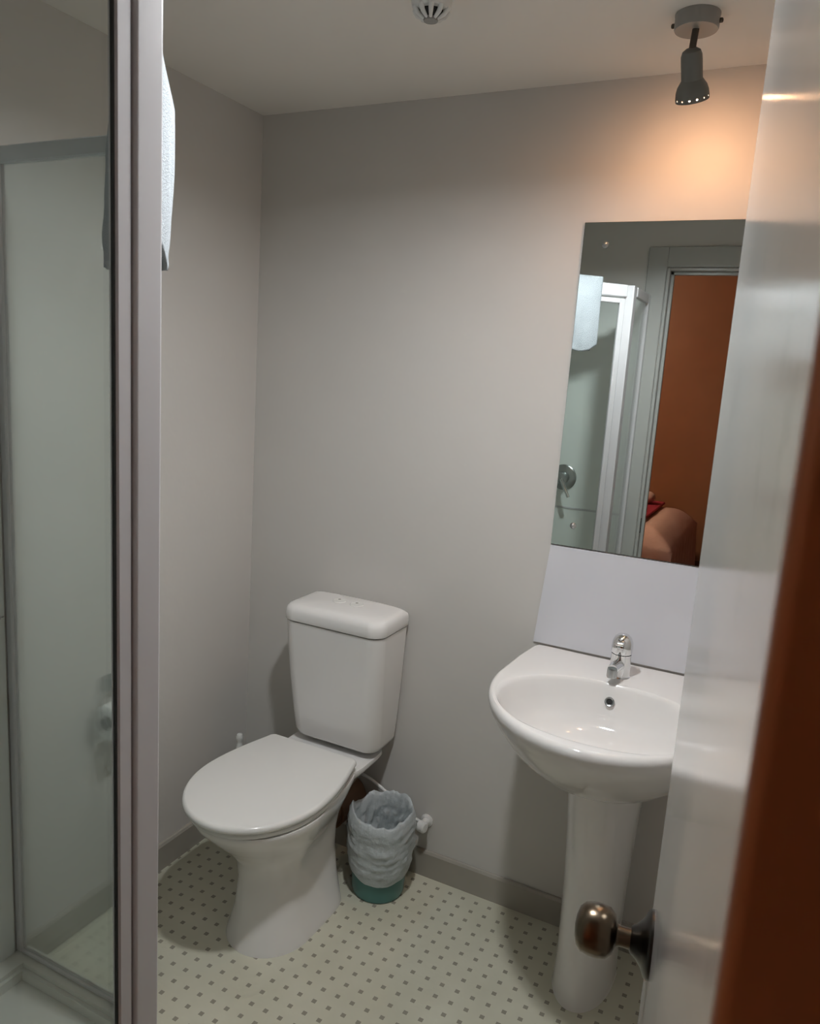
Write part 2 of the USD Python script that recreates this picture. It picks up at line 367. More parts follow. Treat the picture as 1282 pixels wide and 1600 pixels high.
lin = thing('shower_lining', 'pale wall lining sheets inside the shower with a thin joint', 'wall lining', (0, YF, 0))
part(lin, 'lining_sheet', box(0.0005, 0.006, YF + 0.006, -0.90, 0.0665, 0.932), LINER, smooth=False)
part(lin, 'lining_sheet', box(0.0005, 0.006, YF + 0.006, -0.90, 0.936, 1.94), LINER, smooth=False)
part(lin, 'lining_sheet', box(0.0005, 0.857, YF + 0.0005, YF + 0.006, 0.0665, 0.932), LINER, smooth=False)
part(lin, 'lining_sheet', box(0.0005, 0.857, YF + 0.0005, YF + 0.006, 0.936, 1.94), LINER, smooth=False)
part(lin, 'joint_strip', box(0.006, 0.857, YF + 0.003, YF + 0.009, 0.929, 0.939, 0.002), FRAME)
part(lin, 'joint_strip', box(0.003, 0.009, YF + 0.009, -0.91, 0.929, 0.939, 0.002), FRAME)

en = thing('shower_enclosure', 'angled shower enclosure of glass panels in white metal frames', 'shower enclosure', (0.44, -1.3, 0))
ZB, ZT = 0.067, 1.937
# fixed panel parallel to the back wall
part(en, 'wall_channel', cham(0.001, 0.022, -0.894, -0.876, ZB, ZT, 0.003), FRAME)
part(en, 'top_rail', cham(0.022, 0.363, -0.895, -0.875, 1.903, ZT, 0.003), FRAME2)
part(en, 'bottom_rail', cham(0.022, 0.363, -0.893, -0.877, ZB, ZB + 0.010, 0.002), FRAME)
part(en, 'glass_pane', box(0.018, 0.365, -0.888, -0.882, ZB + 0.006, 1.91), HAZY, smooth=False)
part(en, 'angle_post', box(0.3615, 0.395, -0.907, -0.873, ZB, ZT, 0.005), FRAME)
# angled door between the posts
dv = np.array(P2) - np.array(P1); DL = float(np.linalg.norm(dv)); dv /= DL
pD0 = np.array(P1) + dv * 0.017; pD1 = np.array(P2) - dv * 0.022; LL = float(np.linalg.norm(pD1 - pD0))
on_diag = lambda mesh: oriented(mesh, pD0, pD1)
part(en, 'top_rail', on_diag(cham(0, LL, -0.010, 0.010, 1.888, ZT, 0.004)), FRAME)
part(en, 'bottom_rail', on_diag(cham(0, LL, -0.012, 0.012, ZB, ZB + 0.024, 0.003)), FRAME)
dr = part(en, 'pivot_door', on_diag(box(0.02, LL - 0.02, -0.003, 0.003, ZB + 0.035, 1.875)), GLASS, smooth=False)
for a, b, c, d in ((0.006, 0.030, ZB + 0.028, 1.882), (LL - 0.030, LL - 0.006, ZB + 0.028, 1.882), (0.03, LL - 0.03, ZB + 0.028, ZB + 0.05), (0.03, LL - 0.03, 1.862, 1.882)):
    part(dr, 'door_stile' if d - c > 1 else 'door_rail', on_diag(cham(a, b, -0.009, 0.009, c, d, 0.003)), FRAME)
# corner post (ribbed) and side panel
part(en, 'corner_post', cat(box(0.846, 0.884, -1.361, -1.319, ZB, ZT, 0.005)), FRAME)
part(en, 'side_stile', cham(0.868, 0.8815, -1.3855, -1.3625, ZB, ZT, 0.003), FRAME)
part(en, 'gasket', box(0.8760, 0.8795, -1.3880, -1.3852, ZB, ZT), BLACK, smooth=False, label='thin black rubber seal')
part(en, 'top_rail', cham(0.864, 0.886, YF + 0.04, -1.3855, 1.897, ZT, 0.003), FRAME)
part(en, 'bottom_rail', cham(0.864, 0.886, YF + 0.04, -1.3855, ZB, ZB + 0.024, 0.003), FRAME)
part(en, 'glass_pane', box(0.872, 0.878, YF + 0.03, -1.387, ZB + 0.015, 1.905), GLASS, smooth=False)
part(en, 'wall_channel', cham(0.862, 0.888, YF + 0.017, YF + 0.04, ZB, ZT, 0.003), FRAME)

sm = thing('shower_mixer', 'round chrome shower mixer with lever on the shower wall', 'shower mixer', (0.575, YF + 0.006, 1.08))
sb = np.array([0.575, YF + 0.0065, 1.08])
part(sm, 'cover_plate', lathe([(0.062, 0), (0.062, 0.004), (0.055, 0.010), (0.034, 0.014)], sb, (0, 1, 0)), DULL_CHROME)
part(sm, 'mixer_body', lathe([(0.030, 0.012), (0.030, 0.045), (0.025, 0.055), (0.0005, 0.058)], sb, (0, 1, 0)), DULL_CHROME)
part(sm, 'lever', tube([sb + [0, 0.045, 0], sb + [0.02, 0.06, -0.035], sb + [0.05, 0.07, -0.085]], [0.012, 0.010, 0.008]), CHROME)

# towel over the angled rail
def towel():
    nrm = np.array([-dv[1], dv[0]])            # towards the back wall
    s0, s1, ns = 0.20, DL - 0.145, 60
    rows = []
    zt = ZT + 0.016
    prof = []                                   # (offset from rail centre, z) outer flap from bottom, over, inner flap to bottom
    for t in np.linspace(0, 1, 40):             # outer flap
        z = 1.668 + (zt - 0.012 - 1.668) * t
        prof.append((0.0165 + 0.019 * math.sin(PI * min(1, (1 - t) * 0.62 + 0.02)) ** 1.2, z))
    for a in np.linspace(0.15, PI - 0.15, 10):
        prof.append((0.0195 * math.cos(a), zt - 0.012 + 0.012 * math.sin(a)))
    for t in np.linspace(0, 1, 40):
        z = zt - 0.012 - (zt - 0.012 - 1.675) * t
        prof.append((-0.0165 - 0.012 * math.sin(PI * min(1, t * 0.6)), z))
    prof = np.array(prof); th = 0.006
    tg = np.gradient(prof, axis=0); tg /= np.linalg.norm(tg, axis=1)[:, None]
    nn = np.stack([tg[:, 1], -tg[:, 0]], 1)
    outer = prof + nn * 0; 
    inner = prof - nn * th
    if abs(inner[0][0]) > abs(outer[0][0]): inner = prof + nn * th
    # keep the cloth outside the rail: grow outwards
    k = np.where(np.abs(inner[:, 0]) < np.abs(outer[:, 0]), 1, -1)
    grow = prof + (outer - inner)
    loop = np.vstack([grow, prof[::-1]])
    n = len(loop); V = []
    for i, s in enumerate(np.linspace(0, 1, ns)):
        L = loop.copy()
        base = np.array(P1) + dv * (s0 + (s1 - s0) * s)
        side = np.sign(L[:, 0])
        low = np.clip((zt - L[:, 1]) / (zt - 1.69), 0, 1)
        pq = np.stack([np.full(n, s * 4.0), L[:, 1] * 7, side * 3], 1)
        wob = (meshkit.fbm(pq, 3, 5) - 0.42) * 0.024 * low
        hug = np.clip((1 - s) / 0.32, 0, 1) ** 0.7 * np.clip(s / 0.2 + 0.2, 0, 1)          # hems lie flat, the middle bulges
        belly = np.clip(low * 3.6, 0, 1) ** 0.55 * (1 - 0.10 * low ** 4)
        off = np.where(side > 0, np.minimum(L[:, 0], 0.0165 + th) * 1.0, L[:, 0])
        thick = np.where(np.arange(n) < len(grow), th, 0.0)
        off = np.where(side > 0, np.minimum(L[:, 0], 0.0165) + thick + hug * (0.030 * belly + np.maximum(-0.004, wob)), L[:, 0] + np.minimum(0.003, -wob) * hug)
        zz = L[:, 1] + (meshkit.noise(np.stack([np.full(n, s * 4.0), side * 2, 0 * side], 1), 2) - 0.5) * 0.02 * low
        zz = zz + np.where(side > 0, 0.016 * low ** 3 * np.clip(1 - (1 - s) / 0.12, 0, 1), 0)
        sh_ = 0.008 * low * (meshkit.noise(np.stack([L[:, 1] * 8, side, 0 * side], 1), 9) - 0.5)
        xy = base[None] + nrm[None] * off[:, None] + dv[None] * sh_[:, None]
        V.append(np.column_stack([xy, zz]))
    m_ = loft(V, False, False)
    v = np.array(m_.vertices); f = list(map(tuple, m_.faces)); h_ = n // 2
    for o0 in (0, (ns - 1) * n):                      # close the two hems between the cloth's faces
        for k_ in range(h_ - 1):
            a_, b_, c_, d_ = o0 + k_, o0 + k_ + 1, o0 + n - 2 - k_, o0 + n - 1 - k_
            f += [(a_, b_, c_), (a_, c_, d_)]
    m_ = trimesh.Trimesh(v, np.array(f), process=False); trimesh.repair.fix_normals(m_)
    return m_
single('hand_towel', towel(), TOWEL, 'white cotton hand towel hung over the shower door rail', 'towel', smooth=True)

# ================================================================== MIRROR, SPLASHBACK
mi = thing('wall_mirror', 'tall frameless rectangular mirror screwed to wall above basin', 'mirror', (1.245, 0, 1.107))
MX1 = 1.487
mp = [(1.0031, 1.1065), (MX1, 1.1085), (MX1, 1.930), (1.0095, 1.9315)]
def wallquad(q, y0, y1, c=0.0015):
    f_ = CrossSection([np.array(q, float)], m3.FillRule.NonZero)
    if f_.area() < 0: f_ = CrossSection([np.array(q[::-1], float)], m3.FillRule.NonZero)
    d_ = y0 - y1
    m_ = tm(f_.extrude(d_)); v = m_.vertices.copy()
    m_.vertices = np.stack([v[:, 0], y0 - v[:, 2], v[:, 1]], 1); m_.fix_normals(); return m_
part(mi, 'backing', wallquad(mp, -0.0005, -0.0045), DARK, smooth=False)
mq = [(1.0036, 1.1075), (MX1 - 0.0005, 1.1090), (MX1 - 0.0005, 1.9292), (1.0105, 1.9307)]
part(mi, 'mirror_glass', wallquad(mq, -0.0045, -0.0065), MIRROR, smooth=False)
for x, z in ((1.0665, 1.877), (1.0585, 1.1645), (1.43, 1.876), (1.43, 1.165)):
    part(mi, 'screw_cap', lathe([(0.0085, 0), (0.0085, 0.002), (0.0075, 0.005), (0.0045, 0.0075), (0.0004, 0.0085)], (x, -0.0065, z), (0, -1, 0), 24), DULL_CHROME)
single('splashback_panel', wallquad([(0.9805, 0.826), (1.513, 0.826), (1.490, 1.1055), (1.0032, 1.1035)], -0.0005, -0.006), SPLASH, 'white glossy splashback panel between basin and mirror', 'splashback', smooth=False)

# ================================================================== BASIN
CX, BZ = 1.245, 0.822
ba = thing('wash_basin', 'white ceramic pedestal wash basin under the mirror', 'basin', (CX, -0.2, 0))
def basin():
    N = 160; c0 = np.array([CX, -0.30])
    th = np.linspace(0, 2 * PI, N, endpoint=False)
    # outer plan outline
    t = np.linspace(0, PI, 80)
    front = [(CX + 0.276 * math.cos(-a), -0.25 - 0.317 * math.sin(a)) for a in t]      # right -> front -> left
    poly = front + [(CX - 0.270, -0.12), (CX - 0.262, -0.045), (CX - 0.258, -0.010), (CX - 0.250, -0.001), (CX + 0.250, -0.001), (CX + 0.258, -0.010), (CX + 0.262, -0.045), (CX + 0.270, -0.12)]
    from shapely.geometry import Polygon, LineString
    def polar(pl, c):
        pg = Polygon(pl).exterior; out = []
        for a in th:
            g = LineString([c, (c[0] + math.cos(a), c[1] + math.sin(a))]).intersection(pg)
            pt = g if g.geom_type == 'Point' else list(g.geoms)[-1]
            out.append((pt.x, pt.y))
        return np.array(out)
    O = polar(poly, c0)
    bowl = polar(np.stack([CX + 0.236 * np.sign(np.cos(th)) * np.abs(np.cos(th)) ** (2 / 2.15), -0.346 + 0.177 * np.sign(np.sin(th)) * np.abs(np.sin(th)) ** (2 / 2.15)], 1)[:], c0)
    und = np.array([CX, -0.20])
    Z = lambda p2, z: np.column_stack([p2, np.full(N, z) if np.ndim(z) == 0 else z])
    def shrink(s, c=und):
        q = c + (O - c) * s
        q[:, 1] = np.minimum(q[:, 1], -0.001) if s > 0.9 else q[:, 1]
        back = O[:, 1] > -0.02                        # the back stays on the wall
        q[back, 1] = O[back, 1]
        return q
    def inset_(d):
        v = c0 - O; v /= np.linalg.norm(v, axis=1)[:, None]; return O + v * d
    rings = [Z(shrink(0.34), 0.615), Z(shrink(0.46), 0.620), Z(shrink(0.62), 0.648), Z(shrink(0.76), 0.686), Z(shrink(0.87), 0.728), Z(shrink(0.945), 0.764), Z(shrink(0.985), 0.786),
             Z(O, 0.803), Z(inset_(0.0005), 0.811), Z(inset_(0.003), 0.817), Z(inset_(0.008), 0.8210), Z(inset_(0.013), BZ)]
    for k in (0.5,):
        rings.append(Z(inset_(0.013) * (1 - k) + bowl * k, BZ - 0.0005))
    cb = np.array([CX, -0.335])
    rings.append(Z(cb + (bowl - cb) * 1.03, BZ - 0.001))
    for s, z in ((1.0, 0.8185), (0.978, 0.812), (0.955, 0.800), (0.92, 0.776), (0.865, 0.748), (0.77, 0.722), (0.62, 0.704), (0.42, 0.695), (0.20, 0.692), (0.085, 0.690)):
        rings.append(Z(cb + (bowl - cb) * s, z))
    m_ = loft(rings); m_.fix_normals(); return m_
part(ba, 'basin_bowl', basin(), CERAMIC, smooth=50)
def pedestal():
    N = 96; rings = []
    for z, a, yf in ((0.0, 0.078, -0.292), (0.012, 0.076, -0.290), (0.10, 0.073, -0.280), (0.3, 0.077, -0.278), (0.48, 0.085, -0.292), (0.60, 0.096, -0.310), (0.645, 0.102, -0.320)):
        yb = -0.105; cy = yb - 0.02
        t = np.linspace(0, PI, N // 2, endpoint=True)
        f = np.stack([CX + a * np.cos(t), cy - (cy - yf) * np.sin(t) ** 0.9], 1)
        b = np.stack([CX - a * np.cos(np.linspace(0, PI, N // 2)), np.full(N // 2, yb)], 1)
        rings.append(np.column_stack([np.vstack([f, b]), np.full(N, z)]))
    m_ = loft(rings); m_.fix_normals(); return m_
part(ba, 'pedestal', pedestal(), CERAMIC, smooth=50)
oax = np.array((0.03, -0.90, 0.43)); ov = np.array([1.2365, -0.1835, 0.778]) + oax * 0.002
o_ = part(ba, 'overflow_ring', lathe([(0.0118, -0.004), (0.0118, 0.003), (0.0105, 0.005), (0.0075, 0.004), (0.0070, 0.0), (0.0070, -0.003)], ov, oax, 32, cap=False), DULL_CHROME)
part(o_, 'overflow_hole', lathe([(0.0071, -0.003), (0.0071, 0.0012), (0.0002, 0.0012)], ov, oax, 24), DARK)
part(ba, 'drain', lathe([(0.030, 0), (0.030, 0.002), (0.024, 0.0035), (0.018, 0.001), (0.0004, 0.001)], (CX, -0.335, 0.691)), CHROME)

tp = thing('mixer_tap', 'small chrome mixer tap standing on the back of basin', 'tap', (1.2385, -0.108, BZ))
tb = np.array([1.2385, -0.108, BZ - 0.001])
part(tp, 'tap_body', lathe([(0.0275, 0), (0.0275, 0.003), (0.0255, 0.006), (0.0250, 0.030), (0.0248, 0.056), (0.0252, 0.060)], tb), CHROME)
part(tp, 'tap_lever', cat(lathe([(0.0240, 0.061), (0.0258, 0.066), (0.0262, 0.078), (0.0250, 0.091), (0.0205, 0.102), (0.0130, 0.1085), (0.0004, 0.1105)], tb),
                         box(-0.010, 0.010, -0.046, -0.006, 0.090, 0.099, 0.0042).apply_translation(tb)), CHROME)
sp_ = part(tp, 'spout', tube(tb + np.array([[0, -0.014, 0.034], [-0.003, -0.040, 0.037], [-0.006, -0.066, 0.036]]), [0.0145, 0.0140, 0.0130], 20), CHROME)
part(sp_, 'aerator', lathe([(0.0118, 0), (0.0128, 0.003), (0.0128, 0.020), (0.0115, 0.024)], tb + np.array([-0.006, -0.064, 0.016])), DULL_CHROME)

# ================================================================== TOILET
TX = 0.415
to = thing('toilet', 'white close-coupled toilet with closed lid in the corner', 'toilet', (TX, -0.3, 0))
def dring(z, hw, yf, yb, n=96, hwb=None, e=2.0, cx=TX, eb=6.0):
    """D plan: rounded front (yf) and squarish back (yb)."""
    hwb = hw if hwb is None else hwb
    ym = yf + hw * 1.12 if yf + hw * 1.12 < yb - 0.03 else (yf + yb) / 2
    t = np.linspace(0, PI, n // 2, endpoint=False)
    f = np.stack([cx + hw * np.cos(t), ym - (ym - yf) * np.abs(np.sin(t)) ** (2 / e)], 1)
    t2 = np.linspace(PI, 2 * PI, n - n // 2, endpoint=False)
    sgn = np.sign(np.cos(t2)); w = hwb * sgn * np.abs(np.cos(t2)) ** (2 / eb)
    blend = np.abs(np.sin(t2)) ** (2 / eb)
    b = np.stack([cx + w * blend + hw * np.cos(t2) * 0 + (hw * sgn * np.abs(np.cos(t2)) ** (2 / eb)) * (1 - blend), ym + (yb - ym) * blend], 1)
    return np.column_stack([np.vstack([f, b]), np.full(n, z)])
def pan():
    S = [(0.0, 0.121, -0.556, -0.215, 0.125, TX + 0.02), (0.012, 0.119, -0.553, -0.215, 0.122, TX + 0.02), (0.035, 0.110, -0.546, -0.213, 0.115, TX + 0.02), (0.09, 0.096, -0.531, -0.21, 0.100, TX + 0.018), (0.17, 0.090, -0.517, -0.205, 0.092, TX + 0.012), (0.225, 0.098, -0.522, -0.20, 0.095, TX + 0.008),
         (0.265, 0.122, -0.548, -0.19, 0.105, TX), (0.30, 0.148, -0.582, -0.18, 0.118, TX - 0.004), (0.335, 0.167, -0.616, -0.17, 0.132, TX - 0.005), (0.365, 0.178, -0.642, -0.16, 0.142, TX - 0.005), (0.385, 0.182, -0.652, -0.155, 0.148, TX - 0.005), (0.392, 0.180, -0.650, -0.157, 0.146, TX - 0.005)]
    m_ = loft([dring(z, hw, yf, yb, 96, hb, 2.05, c) for z, hw, yf, yb, hb, c in S]); m_.fix_normals(); return m_
part(to, 'pan', pan(), CERAMIC, smooth=60)
# deck that carries the cistern
def deck():
    rings = []
    for z, a, yf, yb in ((0.255, 0.055, -0.20, -0.12), (0.31, 0.085, -0.22, -0.075), (0.355, 0.118, -0.235, -0.045), (0.378, 0.140, -0.24, -0.03), (0.390, 0.146, -0.24, -0.025), (0.398, 0.143, -0.238, -0.027)):
        r_ = ring(TX + 0.004, (yf + yb) / 2, z, a, (yb - yf) / 2, 64, 5.0); rings.append(r_)
    m_ = loft(rings); m_.fix_normals(); return m_
part(to, 'deck', deck(), CERAMIC, smooth=50)
def dshape(hw, yf, yb, hb, cx, z, rc=0.016, n=140):
    """toilet lid plan: straight back with small corners, sides that widen, elliptical front."""
    ym = yf + hw * 1.22
    fr = [(cx + hw * math.cos(a), ym - (ym - yf) * math.sin(a)) for a in np.linspace(0, PI, 50)]
    sd = bez((cx - hw, ym, 0), (cx - hw, ym + (yb - ym) * 0.40, 0), (cx - hb - (hw - hb) * 0.22, yb - (yb - ym) * 0.22, 0), (cx - hb, yb - rc, 0), 24)[1:]
    co = [(cx - hb + rc - rc * math.cos(a), yb - rc + rc * math.sin(a)) for a in np.linspace(0, PI / 2, 9)[1:]]
    left = [(p[0], p[1]) for p in sd] + co
    right = [(2 * cx - p[0], p[1]) for p in left[::-1]]
    p = np.array(fr + left + right)
    return np.column_stack([p, np.full(len(p), z)])
def seat_piece(z0, z1, hw, yf, yb, hb, r, dome=0.0):
    cx = TX - 0.011; c = np.array([cx, (yf + yb) / 2])
    rings = [dshape(hw - r, yf + r, yb - r * 0.5, hb - r, cx, z0)]
    for a in np.linspace(-PI / 2, PI / 2, 9):
        ins = r * (1 - math.cos(a)); z = (z0 + z1) / 2 + (z1 - z0) / 2 * math.sin(a)
        rings.append(dshape(hw - ins, yf + ins, yb - ins * 0.5, hb - ins, cx, z))
    last = rings[-1]
    for q_ in (0.9, 0.7, 0.45, 0.2):
        q = last.copy(); q[:, :2] = c + (last[:, :2] - c) * q_; q[:, 2] = z1 + dome * (1 - q_ * q_); rings.append(q)
    m_ = loft(rings); m_.fix_normals(); return m_
part(to, 'seat', seat_piece(0.393, 0.409, 0.186, -0.662, -0.212, 0.148, 0.007), SEATP, smooth=50)
ld = part(to, 'seat_lid', seat_piece(0.411, 0.432, 0.192, -0.674, -0.200, 0.154, 0.010, 0.004), SEATP, smooth=50)
for s in (-1, 1):
    part(to, 'seat_hinge', tube([(TX - 0.008 + s * 0.10 - 0.022, -0.197, 0.406), (TX - 0.008 + s * 0.10 + 0.022, -0.197, 0.406)], 0.0095, 16), SEATP)
CC = 0.431
def rrect(cx, y0, y1, hw, z, r, n=12):
    pts = []
    for (sx, sy, a0) in ((1, 1, 0), (-1, 1, PI / 2), (-1, -1, PI), (1, -1, 1.5 * PI)):
        rr = r if sy < 0 else min(r, 0.012)
        px = cx + sx * (hw - rr); py = (y1 - rr) if sy > 0 else (y0 + rr)
        for a in np.linspace(a0, a0 + PI / 2, n):
            pts.append((px + rr * math.cos(a), py + rr * math.sin(a), z))
    return np.array(pts)
def cist():
    S = [(0.412, 0.118, -0.118, 0.03), (0.415, 0.132, -0.132, 0.035), (0.424, 0.143, -0.142, 0.04), (0.438, 0.148, -0.148, 0.042), (0.50, 0.153, -0.158, 0.042), (0.62, 0.160, -0.174, 0.042), (0.74, 0.1645, -0.186, 0.042), (0.792, 0.166, -0.190, 0.042)]
    m_ = loft([rrect(CC, yf, -0.012, hw, z, r) for z, hw, yf, r in S]); m_.fix_normals(); return m_
ci = part(to, 'cistern', cist(), CERAMIC, smooth=50)
def clid():
    S = [(0.795, 0.1655, -0.1905, 0.040), (0.797, 0.1695, -0.1945, 0.044), (0.812, 0.1705, -0.1955, 0.045), (0.824, 0.1695, -0.1945, 0.045), (0.833, 0.166, -0.191, 0.043), (0.840, 0.159, -0.184, 0.040), (0.8445, 0.148, -0.173, 0.036), (0.8465, 0.13, -0.155, 0.03), (0.849, 0.08, -0.12, 0.02)]
    m_ = loft([rrect(CC, yf, -0.010 - max(0, (z - 0.833) * 1.0) * 1.2, hw, z, r) for z, hw, yf, r in S]); m_.fix_normals(); return m_
cl = part(ci, 'cistern_lid', clid(), CERAMIC, smooth=50)
for x in (CC - 0.030, CC + 0.030):
    part(ci, 'flush_button', cat(lathe([(0.0215, 0.0), (0.0215, 0.0022), (0.019, 0.004), (0.0165, 0.0032), (0.0005, 0.0032)], (x, -0.088, 0.8475))), SEATP)
    part(ci, 'button_dot', lathe([(0.0042, 0), (0.0042, 0.001), (0.0003, 0.0012)], (x - 0.006, -0.078, 0.8505)), GPLAST, label='small grey button mark')
part(to, 'pan_connector', cat(tube([(TX + 0.004, -0.215, 0.19), (TX + 0.004, -0.12, 0.19)], 0.052, 32), tube([(TX + 0.004, -0.13, 0.19), (TX + 0.004, -0.04, 0.19), (TX + 0.004, -0.003, 0.19)], [0.060, 0.060, 0.066], 32)), PIPEB, label='brown waste pipe collar behind the pan')
part(to, 'fixing_cap', lathe([(0.008, 0), (0.007, 0.005), (0.0004, 0.008)], (TX + 0.113, -0.36, 0.03), (0.95, 0, 0.3), 20), SEATP)

vl = thing('stop_valve', 'white plastic water valve on wall behind the bin', 'valve', (0.70, 0, 0.183))
part(vl, 'valve_body', cat(lathe([(0.020, 0), (0.020, 0.004), (0.012, 0.008), (0.012, 0.045)], (0.700, -0.0005, 0.183), (0, -1, 0)), lathe([(0.0145, 0), (0.0165, 0.004), (0.0165, 0.022), (0.013, 0.026), (0.0005, 0.028)], (0.690, -0.040, 0.183), (1, -0.2, 0.05))), WPLAST)
part(vl, 'supply_hose', tube(np.vstack([bez((0.697, -0.026, 0.187), (0.64, -0.016, 0.180), (0.54, -0.020, 0.275), (0.465, -0.020, 0.278), 20), bez((0.455, -0.020, 0.278), (0.40, -0.020, 0.278), (0.375, -0.019, 0.33), (0.372, -0.0185, 0.406), 14)]), 0.0050, 12), WPLAST)

# ================================================================== BIN
BC = np.array([0.612, -0.135])
bn = single('waste_bin', lathe([(0.070, 0.0), (0.075, 0.003), (0.078, 0.012), (0.083, 0.10), (0.0905, 0.232), (0.0935, 0.236), (0.0935, 0.242), (0.088, 0.242), (0.080, 0.10), (0.073, 0.008)], (*BC, 0.0), (0, 0, 1), 72), TEAL, 'small round teal plastic waste bin beside the toilet', 'bin', smooth=40)
def liner():
    N = 160; t = np.linspace(0, 2 * PI, N, endpoint=False); rings = []
    ct, sn = np.cos(t), np.sin(t)
    def nz(k, z, amp, sc=2.2, seed=1): return (meshkit.fbm(np.stack([ct * sc + 7, sn * sc + 3, np.full(N, z * 14 + k)], 1), 4, seed) - 0.5) * amp
    gs = lambda deg, w: np.exp(-((np.angle(np.exp(1j * (t - math.radians(deg)))) / w) ** 2))
    top = 0.262 + nz(0, 0, 0.030, 3.0, 4) + nz(0, 0.7, 0.007, 8.0, 14) + 0.030 * gs(212, 0.36) + 0.016 * gs(60, 0.9) - 0.007 * gs(283, 0.55) - 0.006 * gs(160, 0.3)
    top = np.maximum(top, 0.250)
    hem = 0.074 + 0.010 * np.sin(t * 2 + 0.5) + nz(3, 0, 0.004)
    for k, u in enumerate(np.linspace(0, 1, 30)):          # outside, hem -> top
        z = hem + (top - hem) * u
        r = 0.0835 + 0.010 * np.minimum(1, (z - 0.01) / 0.23) + 0.0030 + 0.0075 * math.sin(PI * u ** 0.8)
        fold = nz(1, u * 1.3, 0.015, 2.2, 2) + nz(2, u * 0.35, 0.008, 6.0, 12) + 0.0014 * np.sin(u * 19 + 4 * np.sin(t + 1) + 3 * np.sin(2 * t))
        r = r + np.maximum(-0.0025, fold * (0.30 + 0.7 * math.sin(PI * u)))
        if u > 0.86: r = r - 0.006 * ((u - 0.86) / 0.14) ** 2
        rings.append(np.column_stack([BC[0] + r * ct, BC[1] + r * sn, z]))
    for u in np.linspace(0.05, 1, 20):                      # inside, top -> bottom
        z = top + (0.03 - top) * u
        r = 0.0885 - 0.014 * u - 0.004 * math.sin(PI * u) - np.abs(nz(5, u, 0.060, 2.8, 8)) * math.sin(PI * min(1, u * 1.3 + 0.05))
        r = np.minimum(r, 0.0865 - 0.018 * u)
        if u > 0.85: r = r * (1 - (u - 0.85) * 0.5)
        rings.append(np.column_stack([BC[0] + r * ct, BC[1] + r * sn, z]))
    return loft(rings, False, True)
single('bin_liner', liner(), BAG, 'crumpled whitish plastic bag folded over the teal bin rim', 'bin liner', smooth=True)

# ================================================================== toilet brush, paper
br = thing('toilet_brush', 'white toilet brush standing behind the toilet near corner', 'toilet brush', (0.09, -0.150, 0))
part(br, 'brush_holder', lathe([(0.050, 0), (0.052, 0.006), (0.045, 0.02), (0.040, 0.10), (0.042, 0.13), (0.038, 0.13), (0.036, 0.03)], (0.09, -0.150, 0)), WPLAST)
part(br, 'brush_handle', lathe([(0.030, 0.03), (0.030, 0.10), (0.010, 0.13), (0.0075, 0.18), (0.0075, 0.285), (0.0105, 0.300), (0.0115, 0.315), (0.0085, 0.327), (0.0075, 0.333), (0.0105, 0.342), (0.0112, 0.350), (0.0085, 0.359), (0.0004, 0.363)], (0.09, -0.150, 0)), WPLAST)

th_ = thing('toilet_roll_holder', 'chrome toilet paper holder on left wall behind the glass', 'toilet roll holder', (0, -0.555, 0.675))
part(th_, 'wall_plate', box(0.0005, 0.020, -0.624, -0.564, 0.652, 0.694, 0.006), DULL_CHROME)
part(th_, 'wire_arm', cat(tube(np.vstack([bez((0.015, -0.612, 0.665), (0.05, -0.670, 0.660), (0.060, -0.676, 0.645), (0.060, -0.673, 0.612), 14), bez((0.060, -0.673, 0.610), (0.060, -0.666, 0.6025), (0.060, -0.61, 0.6025), (0.060, -0.53, 0.6025), 12)]), 0.0035, 10)), CHROME)
rl = thing('toilet_roll', 'white toilet paper roll on the chrome holder behind glass', 'toilet roll', (0.060, -0.55, 0.595))
rc = np.array([0.060, -0.660, 0.592])
part(rl, 'paper', lathe([(0.021, 0.0), (0.046, 0.0), (0.047, 0.002), (0.047, 0.100), (0.046, 0.102), (0.021, 0.102), (0.021, 0.0)], rc, (0, 1, 0), 48, cap=False), PAPER)
part(rl, 'core', lathe([(0.0208, 0.0), (0.0208, 0.102), (0.0195, 0.102), (0.0195, 0.0)], rc, (0, 1, 0), 32, cap=False), CARD)
part(rl, 'loose_sheet', box(0.0125, 0.0131, -0.658, -0.560, 0.515, 0.590), PAPER, smooth=False)

# ================================================================== SPOTLIGHT
LB = np.array([1.2700, -0.2900, H])
sl = thing('ceiling_spotlight', 'grey adjustable ceiling spotlight with flared shade above mirror', 'spotlight', tuple(LB))
ro = part(sl, 'rosette', lathe([(0.0430, 0), (0.0430, -0.003), (0.0422, -0.005), (0.0422, -0.026), (0.0405, -0.029), (0.0005, -0.029)], LB), ROSE)
for s in (-1, 1):
    part(ro, 'side_screw', lathe([(0.0045, 0), (0.0045, 0.005), (0.003, 0.0065), (0.0004, 0.007)], LB + [s * 0.0420, 0.0, -0.016], (s, 0, 0), 16), LAMPD)
AX = np.array([0.055, 0.54, -0.85]); AX /= np.linalg.norm(AX)
ST0 = LB + [0.0, -0.006, -0.028]; ST1 = LB + [-0.004, 0.002, -0.068]
part(sl, 'stem', tube([ST0, (ST0 + ST1) / 2, ST1], 0.0068, 16), LAMPD)
K0 = ST1 + AX * -0.008
LS, LR = 0.77, 0.86      # length and radius of the shade
